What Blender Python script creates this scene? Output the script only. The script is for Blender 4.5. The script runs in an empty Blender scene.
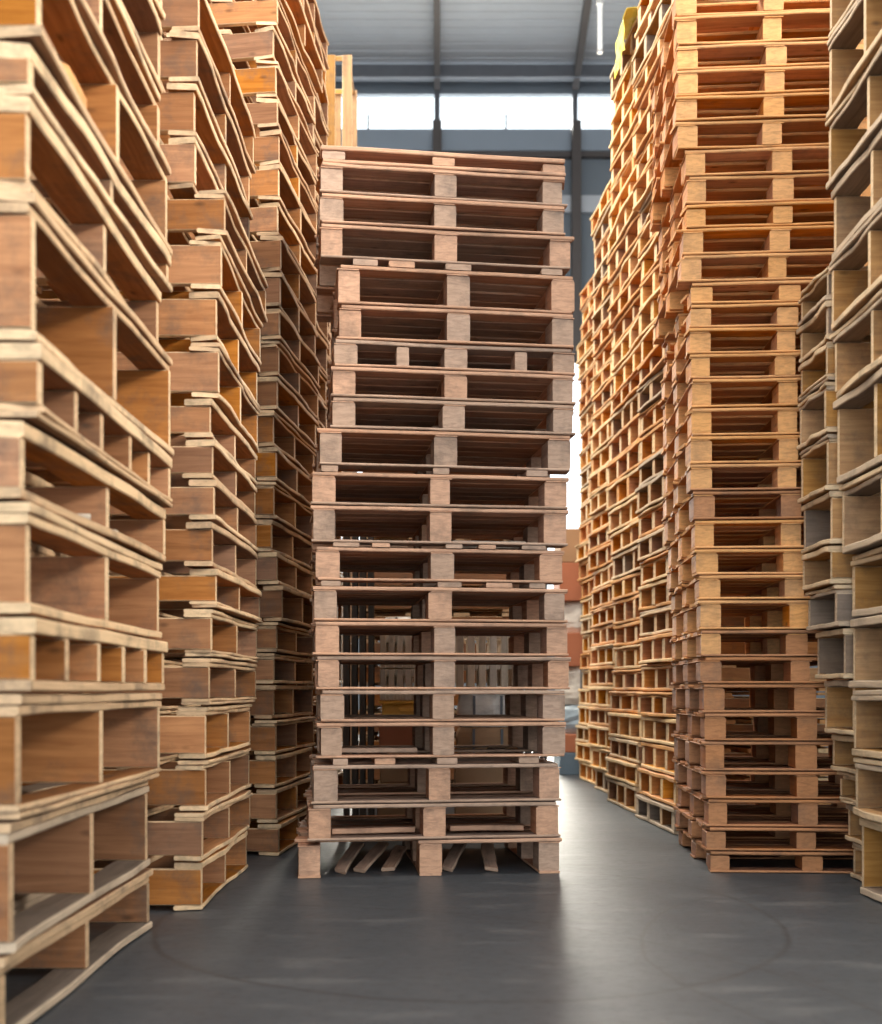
import bpy, math, random
from mathutils import Vector, Matrix

C = bpy.context.scene.collection
F = 1100.0          # focal length in pixels of the 882 x 1024 frame
EYE = 0.76          # camera height
HORIZON = 690.0
R = math.radians
rng = random.Random(7)


def zof(y, depth):
    """height of something seen at picture row y when it stands at this depth"""
    return EYE + (HORIZON - y) * depth / F


def xof(x, depth):
    return (x - 441.0) * depth / F


# ------------------------------------------------------------------ materials
def new_mat(name):
    m = bpy.data.materials.new(name)
    m.use_nodes = True
    nt = m.node_tree
    nt.nodes.clear()
    out = nt.nodes.new('ShaderNodeOutputMaterial')
    b = nt.nodes.new('ShaderNodeBsdfPrincipled')
    nt.links.new(b.outputs[0], out.inputs[0])
    return m, nt, b


def N(nt, kind, **kw):
    n = nt.nodes.new(kind)
    for k, v in kw.items():
        setattr(n, k, v)
    return n


def mixc(nt, a, b, fac, mode='MIX'):
    n = nt.nodes.new('ShaderNodeMix')
    n.data_type = 'RGBA'
    n.blend_type = mode
    for sock, val in ((n.inputs[0], fac), (n.inputs[6], a), (n.inputs[7], b)):
        if hasattr(val, 'is_linked') or hasattr(val, 'links'):
            nt.links.new(val, sock)
        elif isinstance(val, (tuple, list)):
            sock.default_value = (*val[:3], 1)
        else:
            sock.default_value = val
    return n.outputs[2]


def mathn(nt, op, a, b=None, c=None, clamp=False):
    n = nt.nodes.new('ShaderNodeMath')
    n.operation = op
    n.use_clamp = clamp
    for i, v in enumerate((a, b, c)):
        if v is None:
            continue
        if hasattr(v, 'links'):
            nt.links.new(v, n.inputs[i])
        else:
            n.inputs[i].default_value = v
    return n.outputs[0]


def ramp(nt, fac, stops):
    n = nt.nodes.new('ShaderNodeValToRGB')
    while len(n.color_ramp.elements) < len(stops):
        n.color_ramp.elements.new(0.5)
    for e, (p, c) in zip(n.color_ramp.elements, stops):
        e.position = p
        e.color = (*c, 1) if len(c) == 3 else c
    nt.links.new(fac, n.inputs[0])
    return n.outputs[0]


def wood(name, face_a, face_b, edge, dirt=(0.10, 0.08, 0.065), dirt_amt=0.5, edge_amt=0.85, vary=0.35):
    """sawn timber: grain follows the board (uv map 'grain'), sawn edges and ends paler than the faces"""
    m, nt, b = new_mat(name)
    L = nt.links
    uv = N(nt, 'ShaderNodeUVMap', uv_map='grain')
    rn = N(nt, 'ShaderNodeUVMap', uv_map='rnd')
    sr = N(nt, 'ShaderNodeSeparateXYZ')
    L.new(rn.outputs[0], sr.inputs[0])
    rnd, flag = sr.outputs[0], sr.outputs[1]
    oi = N(nt, 'ShaderNodeObjectInfo')
    su = N(nt, 'ShaderNodeSeparateXYZ')
    L.new(uv.outputs[0], su.inputs[0])
    cb = N(nt, 'ShaderNodeCombineXYZ')
    L.new(mathn(nt, 'MULTIPLY', su.outputs[0], 1.6), cb.inputs[0])
    L.new(mathn(nt, 'MULTIPLY', su.outputs[1], 22.0), cb.inputs[1])
    L.new(mathn(nt, 'ADD', mathn(nt, 'MULTIPLY', rnd, 37.0), mathn(nt, 'MULTIPLY', oi.outputs['Random'], 91.0)), cb.inputs[2])
    g = N(nt, 'ShaderNodeTexNoise')
    g.inputs['Scale'].default_value = 2.2
    g.inputs['Detail'].default_value = 5
    g.inputs['Roughness'].default_value = 0.62
    g.inputs['Distortion'].default_value = 0.6
    L.new(cb.outputs[0], g.inputs['Vector'])
    grain = g.outputs[0]
    # knots
    cb2 = N(nt, 'ShaderNodeCombineXYZ')
    L.new(mathn(nt, 'MULTIPLY', su.outputs[0], 5.0), cb2.inputs[0])
    L.new(mathn(nt, 'MULTIPLY', su.outputs[1], 11.0), cb2.inputs[1])
    L.new(mathn(nt, 'MULTIPLY', rnd, 53.0), cb2.inputs[2])
    v = N(nt, 'ShaderNodeTexVoronoi')
    v.inputs['Scale'].default_value = 1.0
    L.new(cb2.outputs[0], v.inputs['Vector'])
    knot = ramp(nt, v.outputs['Distance'], [(0.03, (1, 1, 1)), (0.13, (0, 0, 0))])
    base = mixc(nt, face_a, face_b, ramp(nt, grain, [(0.32, (0, 0, 0)), (0.70, (1, 1, 1))]))
    base = mixc(nt, base, tuple(c * 0.35 for c in face_b), mathn(nt, 'MULTIPLY', knot, 0.75))
    # each board has a tone of its own
    tone = mathn(nt, 'ADD', 1.0 - vary * 0.55, mathn(nt, 'MULTIPLY', mathn(nt, 'FRACT', mathn(nt, 'ADD', mathn(nt, 'MULTIPLY', rnd, 7.31), oi.outputs['Random'])), vary))
    hs = N(nt, 'ShaderNodeHueSaturation')
    L.new(base, hs.inputs['Color'])
    L.new(tone, hs.inputs['Value'])
    L.new(mathn(nt, 'ADD', 0.82, mathn(nt, 'MULTIPLY', mathn(nt, 'FRACT', mathn(nt, 'MULTIPLY', rnd, 13.7)), 0.3)), hs.inputs['Saturation'])
    base = hs.outputs[0]
    ed = mixc(nt, edge, tuple(c * 0.62 for c in edge), ramp(nt, grain, [(0.42, (0, 0, 0)), (0.78, (1, 1, 1))]))
    base = mixc(nt, base, ed, mathn(nt, 'MULTIPLY', flag, edge_amt))
    # dirt stains of their own shape
    tc = N(nt, 'ShaderNodeTexCoord')
    d = N(nt, 'ShaderNodeTexNoise')
    d.inputs['Scale'].default_value = 5.5
    d.inputs['Detail'].default_value = 6
    d.inputs['Roughness'].default_value = 0.7
    L.new(tc.outputs['Object'], d.inputs['Vector'])
    va = N(nt, 'ShaderNodeVectorMath', operation='ADD')
    L.new(tc.outputs['Object'], va.inputs[0])
    cb3 = N(nt, 'ShaderNodeCombineXYZ')
    L.new(mathn(nt, 'MULTIPLY', oi.outputs['Random'], 40.0), cb3.inputs[0])
    L.new(mathn(nt, 'MULTIPLY', rnd, 40.0), cb3.inputs[1])
    L.new(cb3.outputs[0], va.inputs[1])
    L.new(va.outputs[0], d.inputs['Vector'])
    dm = ramp(nt, d.outputs[0], [(0.50, (0, 0, 0)), (0.68, (1, 1, 1))])
    base = mixc(nt, base, dirt, mathn(nt, 'MULTIPLY', dm, dirt_amt))
    L.new(base, b.inputs['Base Color'])
    b.inputs['Roughness'].default_value = 0.72
    b.inputs['Specular IOR Level'].default_value = 0.25
    bp = N(nt, 'ShaderNodeBump')
    bp.inputs['Strength'].default_value = 0.45
    bp.inputs['Distance'].default_value = 0.004
    L.new(mathn(nt, 'ADD', grain, mathn(nt, 'MULTIPLY', d.outputs[0], 0.5)), bp.inputs['Height'])
    L.new(bp.outputs[0], b.inputs['Normal'])
    return m


M = {}
CREAM = (0.86, 0.64, 0.39)
M['rosy'] = wood('rosy_brown_timber', (0.50, 0.265, 0.16), (0.29, 0.125, 0.07), (0.64, 0.39, 0.25), dirt_amt=0.5, edge_amt=0.75)
M['rosy_grey'] = wood('greyed_rosy_timber', (0.40, 0.265, 0.19), (0.25, 0.145, 0.10), (0.52, 0.36, 0.255), dirt_amt=0.55, edge_amt=0.7)
M['warm'] = wood('warm_brown_timber', (0.52, 0.225, 0.072), (0.32, 0.12, 0.034), CREAM, dirt_amt=0.6)
M['brown'] = wood('dull_brown_timber', (0.34, 0.152, 0.062), (0.21, 0.085, 0.030), (0.74, 0.52, 0.31), dirt_amt=0.65)
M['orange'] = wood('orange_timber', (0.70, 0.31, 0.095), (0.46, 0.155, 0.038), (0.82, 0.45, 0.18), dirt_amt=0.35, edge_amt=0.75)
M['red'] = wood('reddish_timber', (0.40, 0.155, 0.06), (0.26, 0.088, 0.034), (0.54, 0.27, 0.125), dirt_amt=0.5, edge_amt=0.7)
M['honey'] = wood('honey_timber', (0.76, 0.40, 0.12), (0.52, 0.21, 0.05), (0.92, 0.68, 0.38), dirt_amt=0.35)
M['olive'] = wood('olive_brown_timber', (0.52, 0.29, 0.105), (0.34, 0.165, 0.055), (0.80, 0.62, 0.40), dirt_amt=0.5)
M['grey'] = wood('weathered_grey_timber', (0.30, 0.225, 0.165), (0.19, 0.135, 0.095), (0.66, 0.52, 0.37), dirt_amt=0.4)
M['pale'] = wood('pale_timber', (0.66, 0.54, 0.42), (0.50, 0.40, 0.30), (0.80, 0.70, 0.56), dirt_amt=0.4)
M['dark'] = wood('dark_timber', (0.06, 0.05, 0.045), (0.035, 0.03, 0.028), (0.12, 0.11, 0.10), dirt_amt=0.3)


def plain(name, col, rough=0.6, metal=0.0, var=0.15, scale=6.0, bump=0.0):
    m, nt, b = new_mat(name)
    tc = N(nt, 'ShaderNodeTexCoord')
    n = N(nt, 'ShaderNodeTexNoise')
    n.inputs['Scale'].default_value = scale
    n.inputs['Detail'].default_value = 5
    nt.links.new(tc.outputs['Object'], n.inputs['Vector'])
    c = mixc(nt, tuple(x * (1 - var) for x in col), tuple(min(1, x * (1 + var)) for x in col), n.outputs[0])
    nt.links.new(c, b.inputs['Base Color'])
    b.inputs['Roughness'].default_value = rough
    b.inputs['Metallic'].default_value = metal
    if bump:
        bp = N(nt, 'ShaderNodeBump')
        bp.inputs['Strength'].default_value = bump
        bp.inputs['Distance'].default_value = 0.02
        nt.links.new(n.outputs[0], bp.inputs['Height'])
        nt.links.new(bp.outputs[0], b.inputs['Normal'])
    return m


M['steel'] = plain('painted_steel', (0.13, 0.14, 0.16), 0.55)
M['brownsteel'] = plain('brown_painted_steel', (0.10, 0.085, 0.08), 0.55)
M['cladding'] = plain('blue_grey_cladding', (0.20, 0.235, 0.27), 0.6, var=0.1, scale=1.5)
M['sidewall'] = plain('grey_side_cladding', (0.16, 0.16, 0.16), 0.7, var=0.1, scale=1.5)
M['roofsheet'] = plain('grey_roof_sheet', (0.62, 0.65, 0.69), 0.55, var=0.08, scale=1.5)
M['roofsheet_dim'] = plain('blue_roof_sheet', (0.34, 0.40, 0.47), 0.6, var=0.1, scale=1.5)
M['carton'] = plain('brown_cardboard', (0.40, 0.24, 0.13), 0.8)
M['cartonred'] = plain('red_brown_cardboard', (0.45, 0.16, 0.08), 0.75)
M['orangeplastic'] = plain('orange_yellow_plastic', (0.95, 0.50, 0.07), 0.45, var=0.1)
M['wrap'] = plain('pale_wrap', (0.70, 0.66, 0.60), 0.35, scale=14, bump=0.8)
M['wrapblue'] = plain('blue_grey_wrap', (0.30, 0.38, 0.45), 0.4, scale=14, bump=0.7)
M['bluedrum'] = plain('blue_grey_plastic', (0.12, 0.18, 0.24), 0.4)
M['yellow'] = plain('yellow_plastic_sheet', (0.85, 0.75, 0.10), 0.5, scale=20, bump=0.6)
M['lamp_body'] = plain('white_enamel', (0.75, 0.75, 0.74), 0.4)

# clear pane
m, nt, b = new_mat('clear_window_glass')
nt.nodes.remove(b)
tr = N(nt, 'ShaderNodeBsdfTransparent')
tr.inputs[0].default_value = (0.95, 0.97, 0.98, 1)
gl = N(nt, 'ShaderNodeBsdfGlossy')
gl.inputs['Roughness'].default_value = 0.05
mx = N(nt, 'ShaderNodeMixShader')
mx.inputs[0].default_value = 0.06
nt.links.new(tr.outputs[0], mx.inputs[1])
nt.links.new(gl.outputs[0], mx.inputs[2])
nt.links.new(mx.outputs[0], [n for n in nt.nodes if n.type == 'OUTPUT_MATERIAL'][0].inputs[0])
M['glass'] = m

# lamp tube
m, nt, b = new_mat('lit_lamp_tube')
b.inputs['Base Color'].default_value = (0.9, 0.9, 0.88, 1)
b.inputs['Emission Color'].default_value = (1, 0.98, 0.93, 1)
b.inputs['Emission Strength'].default_value = 0.5
M['tube'] = m


def floor_material():
    m, nt, b = new_mat('sealed_dark_concrete')
    L = nt.links
    tc = N(nt, 'ShaderNodeTexCoord')
    P = tc.outputs['Object']
    n1 = N(nt, 'ShaderNodeTexNoise')
    n1.inputs['Scale'].default_value = 0.9
    n1.inputs['Detail'].default_value = 6
    n1.inputs['Roughness'].default_value = 0.6
    L.new(P, n1.inputs['Vector'])
    n2 = N(nt, 'ShaderNodeTexNoise')
    n2.inputs['Scale'].default_value = 28
    n2.inputs['Detail'].default_value = 6
    n2.inputs['Roughness'].default_value = 0.7
    L.new(P, n2.inputs['Vector'])
    mp = N(nt, 'ShaderNodeMapping')
    mp.inputs['Scale'].default_value = (3.0, 8.0, 1.0)
    mp.inputs['Rotation'].default_value = (0, 0, R(8))
    L.new(P, mp.inputs['Vector'])
    n3 = N(nt, 'ShaderNodeTexNoise')
    n3.inputs['Scale'].default_value = 1.0
    n3.inputs['Detail'].default_value = 5
    L.new(mp.outputs[0], n3.inputs['Vector'])
    col = mixc(nt, (0.034, 0.040, 0.047), (0.074, 0.081, 0.089), n1.outputs[0])
    col = mixc(nt, col, (0.15, 0.15, 0.148), mathn(nt, 'MULTIPLY', ramp(nt, n3.outputs[0], [(0.56, (0, 0, 0)), (0.72, (1, 1, 1))]), 0.42))
    col = mixc(nt, col, (0.022, 0.022, 0.025), mathn(nt, 'MULTIPLY', ramp(nt, n2.outputs[0], [(0.52, (0, 0, 0)), (0.70, (1, 1, 1))]), 0.55))
    # tyre marks: thin wobbling arcs
    mark = None
    for (cx, cy, r, w) in ((0.15, 3.75, 1.02, 0.016), (-0.6, 2.2, 1.75, 0.009), (1.9, 3.2, 1.25, 0.010), (0.2, 7.4, 2.6, 0.012)):
        s = N(nt, 'ShaderNodeVectorMath', operation='SUBTRACT')
        ad = N(nt, 'ShaderNodeVectorMath', operation='ADD')
        sc = N(nt, 'ShaderNodeVectorMath', operation='SCALE')
        L.new(n1.outputs['Color'], sc.inputs[0])
        sc.inputs['Scale'].default_value = 0.12
        L.new(P, ad.inputs[0])
        L.new(sc.outputs[0], ad.inputs[1])
        L.new(ad.outputs[0], s.inputs[0])
        s.inputs[1].default_value = (cx, cy, 0)
        sx = N(nt, 'ShaderNodeVectorMath', operation='MULTIPLY')
        L.new(s.outputs[0], sx.inputs[0])
        sx.inputs[1].default_value = (1, 1, 0)
        ln = N(nt, 'ShaderNodeVectorMath', operation='LENGTH')
        L.new(sx.outputs[0], ln.inputs[0])
        d = mathn(nt, 'ABSOLUTE', mathn(nt, 'SUBTRACT', ln.outputs['Value'], r))
        k = mathn(nt, 'SUBTRACT', 1.0, mathn(nt, 'DIVIDE', d, w), clamp=True)
        mark = k if mark is None else mathn(nt, 'MAXIMUM', mark, k)
    col = mixc(nt, col, (0.03, 0.03, 0.032), mathn(nt, 'MULTIPLY', mark, 0.75))
    L.new(col, b.inputs['Base Color'])
    L.new(mathn(nt, 'ADD', 0.30, mathn(nt, 'ADD', mathn(nt, 'MULTIPLY', n3.outputs[0], 0.16), mathn(nt, 'MULTIPLY', n2.outputs[0], 0.12))), b.inputs['Roughness'])
    b.inputs['Specular IOR Level'].default_value = 0.5
    bp = N(nt, 'ShaderNodeBump')
    bp.inputs['Strength'].default_value = 0.22
    bp.inputs['Distance'].default_value = 0.006
    L.new(mathn(nt, 'ADD', n2.outputs[0], mathn(nt, 'MULTIPLY', n3.outputs[0], 1.2)), bp.inputs['Height'])
    L.new(bp.outputs[0], b.inputs['Normal'])
    return m


M['floor'] = floor_material()


# ------------------------------------------------------------------ mesh helpers
class Acc:
    def __init__(self):
        self.v, self.f, self.uv, self.rn = [], [], [], []

    def board(self, c, axis, L, W, T, wob=0.0025, bow=0.004, cham=0.0035, n=7, zwob=0.0008, round_end=0.0, split=0.0):
        """a sawn board: L along axis ('X','Y','Z'), W across, T thick; c centre"""
        if axis == 'X':
            e1, e2, e3 = Vector((1, 0, 0)), Vector((0, 1, 0)), Vector((0, 0, 1))
        elif axis == 'Y':
            e1, e2, e3 = Vector((0, 1, 0)), Vector((-1, 0, 0)), Vector((0, 0, 1))
        else:
            e1, e2, e3 = Vector((0, 0, 1)), Vector((1, 0, 0)), Vector((0, 1, 0))
        c = Vector(c)
        base = len(self.v)
        b0 = rng.uniform(-bow, bow)
        ph = rng.uniform(0, 6.28)
        r1 = rng.random()
        fr = [rng.uniform(5, 14) for _ in range(4)]
        voff = rng.uniform(0, 5)
        w, t, ch = W / 2, T / 2, min(cham, T * 0.3, W * 0.3)
        sec = [(-w + ch, -t), (w - ch, -t), (w, -t + ch), (w, t - ch), (w - ch, t), (-w + ch, t), (-w, t - ch), (-w, -t + ch)]
        sk0, sk1 = rng.uniform(-1, 1) * split, rng.uniform(-1, 1) * split
        S = []
        for i in range(n):
            s = -0.5 + i / (n - 1)
            S.append(s)
        for i, s in enumerate(S):
            side = b0 * math.cos(s * math.pi) + 0.35 * wob * math.sin(fr[0] * s + ph)
            wl = wob * (0.55 * math.sin(fr[1] * s + ph * 2) + rng.uniform(-.35, .35))
            wr = wob * (0.55 * math.sin(fr[2] * s + ph * 3) + rng.uniform(-.35, .35))
            dz = zwob * (0.7 * math.sin(fr[3] * s + ph * 5) + rng.uniform(-.3, .3))
            tap = 1.0
            if round_end and i in (0, n - 1):
                tap = 1 - round_end
            for k, (a, bb) in enumerate(sec):
                aa = a * tap + side + (wr if a > 0 else wl)
                sk = sk0 if i == 0 else (sk1 if i == n - 1 else 0)
                ll = s * L + sk * a / w * 0.5
                if n > 4 and 0 < i < n - 1:
                    ll += rng.uniform(-0.15, 0.15) * L / n * 0
                self.v.append(tuple(c + e1 * ll + e2 * aa + e3 * (bb * 1.0 + dz)))
        per = [0.0]
        for k in range(8):
            a, b_ = sec[k], sec[(k + 1) % 8]
            per.append(per[-1] + math.hypot(a[0] - b_[0], a[1] - b_[1]))
        wide_is_T = W < T   # stringers: the tall faces are the wide ones
        for i in range(n - 1):
            for k in range(8):
                k2 = (k + 1) % 8
                self.f.append((base + i * 8 + k, base + i * 8 + k2, base + (i + 1) * 8 + k2, base + (i + 1) * 8 + k))
                u0, u1 = S[i] * L + 3 + r1 * 9, S[i + 1] * L + 3 + r1 * 9
                v0, v1 = per[k] + voff, per[k + 1] + voff
                self.uv += [(u0, v0), (u0, v1), (u1, v1), (u1, v0)]
                if k in (0, 4):
                    fl = 1.0 if wide_is_T else 0.0
                elif k in (2, 6):
                    fl = 0.0 if wide_is_T else 1.0
                else:
                    fl = 0.9
                if not wide_is_T and abs(W - T) < 0.6 * W and T > 0.05:
                    fl = 0.15 if k not in (1, 3, 5, 7) else 0.8
                self.rn += [(r1, fl)] * 4
        for i, order in ((0, range(7, -1, -1)), (n - 1, range(8))):
            self.f.append(tuple(base + i * 8 + k for k in order))
            for k in order:
                a, bb = sec[k]
                self.uv.append((a * 6 + 1, bb * 1.6 + voff))
                self.rn.append((r1, 1.0))

    def obj(self, name, mat, parent=None, loc=None, smooth=False):
        me = bpy.data.meshes.new(name)
        me.from_pydata(self.v, [], self.f)
        l1 = me.uv_layers.new(name='grain')
        l2 = me.uv_layers.new(name='rnd')
        l1.data.foreach_set('uv', [x for p in self.uv for x in p])
        l2.data.foreach_set('uv', [x for p in self.rn for x in p])
        me.materials.append(mat)
        o = bpy.data.objects.new(name, me)
        C.objects.link(o)
        if loc is not None:
            o.location = loc
        if parent is not None:
            o.parent = parent
        return o


def board_part(name, mat, parent, c, axis, L, W, T, **kw):
    a = Acc()
    a.board((0, 0, 0), axis, L, W, T, **kw)
    return a.obj(name, mat, parent, loc=c)


def boxes(name, parts, mat, parent=None, loc=(0, 0, 0), bevel=0.0):
    """several boxes given as (cx,cy,cz,sx,sy,sz) in one mesh"""
    v, f = [], []
    for (x, y, z, sx, sy, sz) in parts:
        b = len(v)
        for dz in (-1, 1):
            for dy in (-1, 1):
                for dx in (-1, 1):
                    v.append((x + dx * sx / 2, y + dy * sy / 2, z + dz * sz / 2))
        f += [(b, b + 2, b + 3, b + 1), (b + 4, b + 5, b + 7, b + 6), (b, b + 1, b + 5, b + 4),
              (b + 2, b + 6, b + 7, b + 3), (b, b + 4, b + 6, b + 2), (b + 1, b + 3, b + 7, b + 5)]
    me = bpy.data.meshes.new(name)
    me.from_pydata(v, [], f)
    me.materials.append(mat)
    o = bpy.data.objects.new(name, me)
    C.objects.link(o)
    o.location = loc
    if parent:
        o.parent = parent
    if bevel:
        md = o.modifiers.new('edge', 'BEVEL')
        md.width = bevel
        md.segments = 2
    return o


def tag(o, label, cat, group=None, kind=None):
    if kind:
        o['kind'] = kind
    if label:
        o['label'] = label
    if cat:
        o['category'] = cat
    if group:
        o['group'] = group
    return o


def empty(name, loc, rz=0.0, label=None, cat=None, group=None):
    o = bpy.data.objects.new(name, None)
    o.empty_display_size = 0.1
    C.objects.link(o)
    o.location = loc
    o.rotation_euler = (0, 0, rz)
    return tag(o, label, cat, group)


def struct(o):
    o['kind'] = 'structure'
    return o


ONES = ['', 'first', 'second', 'third', 'fourth', 'fifth', 'sixth', 'seventh', 'eighth', 'ninth', 'tenth', 'eleventh', 'twelfth',
        'thirteenth', 'fourteenth', 'fifteenth', 'sixteenth', 'seventeenth', 'eighteenth', 'nineteenth']


def ordinal(n, total):
    if n == total:
        return 'topmost'
    if n == 1:
        return 'lowest'
    if n < 20:
        return ONES[n]
    t = {2: ('twentieth', 'twenty'), 3: ('thirtieth', 'thirty'), 4: ('fortieth', 'forty')}[n // 10]
    return t[0] if n % 10 == 0 else t[1] + '-' + ONES[n % 10]


def place_words(n, total, stack):
    if n == total:
        return 'topmost of ' + stack
    if n == 1:
        return 'lowest in ' + stack
    return ordinal(n, total) + ' up in ' + stack


# ------------------------------------------------------------------ pallets
GAP = 0.003


def block_pallet(loc, rz, W, D, H, mats, label, group, feet=False, ndeck=8, thin=False, extra=False, broken=False,
                 blockw=0.09, tt=0.015, tb=0.010, parts=True):
    """deck boards run along X (across the front), nine blocks, three bottom boards"""
    root = empty('wooden_pallet', loc, rz, label, 'pallet', group)
    main, alt, blk = mats
    GB = 0.0013
    z0, z1 = GB, H - GB
    if thin:
        tt, tb = 0.018, 0.014
    # bottom boards
    if feet:
        for k, x in enumerate((-1, 0, 1)):
            board_part('bottom_board', blk, root, (x * (W / 2 - blockw / 2), 0, z0 + tb / 2 + 0.001), 'Y', D - 0.006, blockw, tb, bow=0)
    else:
        for y in (-1, 0, 1):
            mt = alt if rng.random() < 0.35 else main
            board_part('bottom_board', mt, root, (rng.uniform(-.004, .004), y * (D / 2 - 0.045), z0 + tb / 2 + 0.001), 'X',
                       W + rng.uniform(-0.015, 0.012), 0.088, tb, split=0.01, zwob=0.0006)
    # deck
    top = z1 - 0.001 - tt / 2
    gapn = (D - 0.085) / (ndeck - 1)
    for i in range(ndeck):
        y = -D / 2 + 0.0425 + i * gapn
        mt = alt if rng.random() < 0.3 else main
        wd = min(gapn - 0.010, 0.098) if 0 < i < ndeck - 1 else 0.085
        if broken and i == 0:
            # half of the front board is missing
            board_part('deck_board', mt, root, (W * 0.23, y, top), 'X', W * 0.54, wd, tt, split=0.05)
            continue
        board_part('deck_board', mt, root, (rng.uniform(-.006, .006), y + rng.uniform(-.003, .003), top), 'X',
                   W + rng.uniform(-0.03, 0.012), wd, tt, split=0.02, wob=0.004, zwob=0.0007)
    # cross boards under the deck, front to back
    tcs = 0.004
    if H > 0.10:
        for x in (-1, 0, 1):
            board_part('cross_board', main, root, (x * (W / 2 - blockw / 2 - 0.001), 0, top - tt / 2 - tcs / 2 - 0.0005), 'Y', D - 0.004, blockw, tcs, bow=0)
    bz0, bz1 = z0 + tb + 0.001, top - tt / 2 - tcs - 0.001
    hz = bz1 - bz0
    if hz < 0.01:
        bz0, bz1 = z0 + tb, top - tt / 2
        hz = bz1 - bz0
    for ix in (-1, 0, 1):
        for iy in (-1, 0, 1):
            bw = blockw * rng.uniform(0.92, 1.08)
            x = ix * (W / 2 - blockw / 2 - 0.004) + rng.uniform(-.006, .006) * (1 if ix == 0 else .4)
            y = iy * (D / 2 - 0.06) + rng.uniform(0, .006) * -iy
            mt = blk if rng.random() < 0.65 else alt
            board_part('block', mt, root, (x, y, (bz0 + bz1) / 2), 'Y', 0.115, bw, hz, n=3, wob=0.003, bow=0, cham=0.004, zwob=0)
    if extra:
        for x in (-0.22, 0.27):
            board_part('block', blk, root, (x * W, -D / 2 + 0.05, (bz0 + bz1) / 2), 'Y', 0.09, 0.05, hz, n=3, wob=0.001, bow=0, zwob=0)
    return root


def stringer_pallet(loc, rz, W, D, H, mats, label, group, side=1, nstr=3, tt=0.020, tb=0.018, double=False, strw=0.032,
                    detail=2, bundle=0, lower_double=False):
    """stringers run along X; their ends and the deck edges show on the aisle side (side=+1: towards +X).
    loc is the aisle-side middle of the pallet at its base."""
    main, alt, stm = mats
    z0, z1 = GAP, H - GAP
    cx = -side * W / 2
    deck_layers = []
    ztop = z1 - 0.001
    nd = 2 if double else 1
    t1 = tt if nd == 1 else tt * 0.62
    for k in range(nd):
        deck_layers.append((ztop - t1 / 2, t1, k))
        ztop -= t1 + 0.0012
    zb = z0 + 0.001
    bot_layers = []
    for k in range(2 if lower_double else 1):
        t2 = tb if not lower_double else tb * 0.62
        bot_layers.append((zb + t2 / 2, t2, k))
        zb += t2 + 0.0012
    jobs = []   # (part, mat, centre, axis, L, W, T, kw)
    nb = 5 if detail else 4
    for (zz, t, k) in deck_layers:
        for i in range(nb if k == 0 else 2):
            w = 0.098
            xx = side * (-0.05 - i * (W - 0.1) / (nb - 1)) + (-side * 0.0 if k == 0 else side * rng.uniform(-0.014, 0.0))
            LL = D + rng.uniform(-0.02, 0.012)
            jobs.append(('deck_board', alt if rng.random() < 0.3 else main, (xx, rng.uniform(-.005, .005), zz), 'Y', LL, w, t, dict(split=0.025, wob=0.006, bow=0.009, zwob=0.0018, n=12)))
    for (zz, t, k) in bot_layers:
        for i in range(3):
            xx = side * (-0.05 - i * (W - 0.1) / 2) + side * rng.uniform(-0.006, 0.004)
            jobs.append(('bottom_board', alt if rng.random() < 0.3 else main, (xx, rng.uniform(-.005, .005), zz), 'Y', D + rng.uniform(-0.02, 0.01), 0.096, t, dict(split=0.025, wob=0.006, bow=0.009, zwob=0.0018, n=12)))
    hz = ztop - zb
    for i in range(nstr):
        yy = -D / 2 + strw / 2 + 0.004 + i * (D - strw - 0.008) / (nstr - 1)
        if 0 < i < nstr - 1:
            yy += rng.uniform(-.02, .02)
        jobs.append(('stringer', stm if rng.random() < 0.8 else alt, (cx + side * rng.uniform(-0.006, -0.001), yy, (ztop + zb) / 2), 'X', W - 0.012, strw * rng.uniform(.85, 1.15), hz, dict(wob=0.002, bow=0.003, cham=0.003, zwob=0)))
    if detail == 2:
        root = empty('wooden_pallet', loc, rz, label, 'pallet', group)
        for (nm, mt, c, ax, LL, w, t, kw) in jobs:
            board_part(nm, mt, root, c, ax, LL, w, t, **kw)
    elif detail == 1:
        root = empty('wooden_pallet', loc, rz, label, 'pallet', group)
        for part in ('deck_board', 'bottom_board'):
            a = Acc()
            for (nm, mt, c, ax, LL, w, t, kw) in jobs:
                if nm == part:
                    a.board(c, ax, LL, w, t, **kw)
            a.obj('deck' if part == 'deck_board' else 'bottom_deck', main, root)
        for (nm, mt, c, ax, LL, w, t, kw) in jobs:
            if nm == 'stringer':
                board_part('stringer', mt, root, c, ax, LL, w, t, **kw)
    else:
        a = Acc()
        for (nm, mt, c, ax, LL, w, t, kw) in jobs:
            kw = dict(kw)
            kw['n'] = 5
            a.board(c, ax, LL, w, t, **kw)
        root = a.obj('wooden_pallet', main)
        root.location = loc
        root.rotation_euler = (0, 0, rz)
        tag(root, label, 'pallet', group)
    return root


RO = (M['rosy'], M['rosy_grey'], M['rosy'])
RG = (M['rosy'], M['rosy_grey'], M['rosy_grey'])

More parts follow.
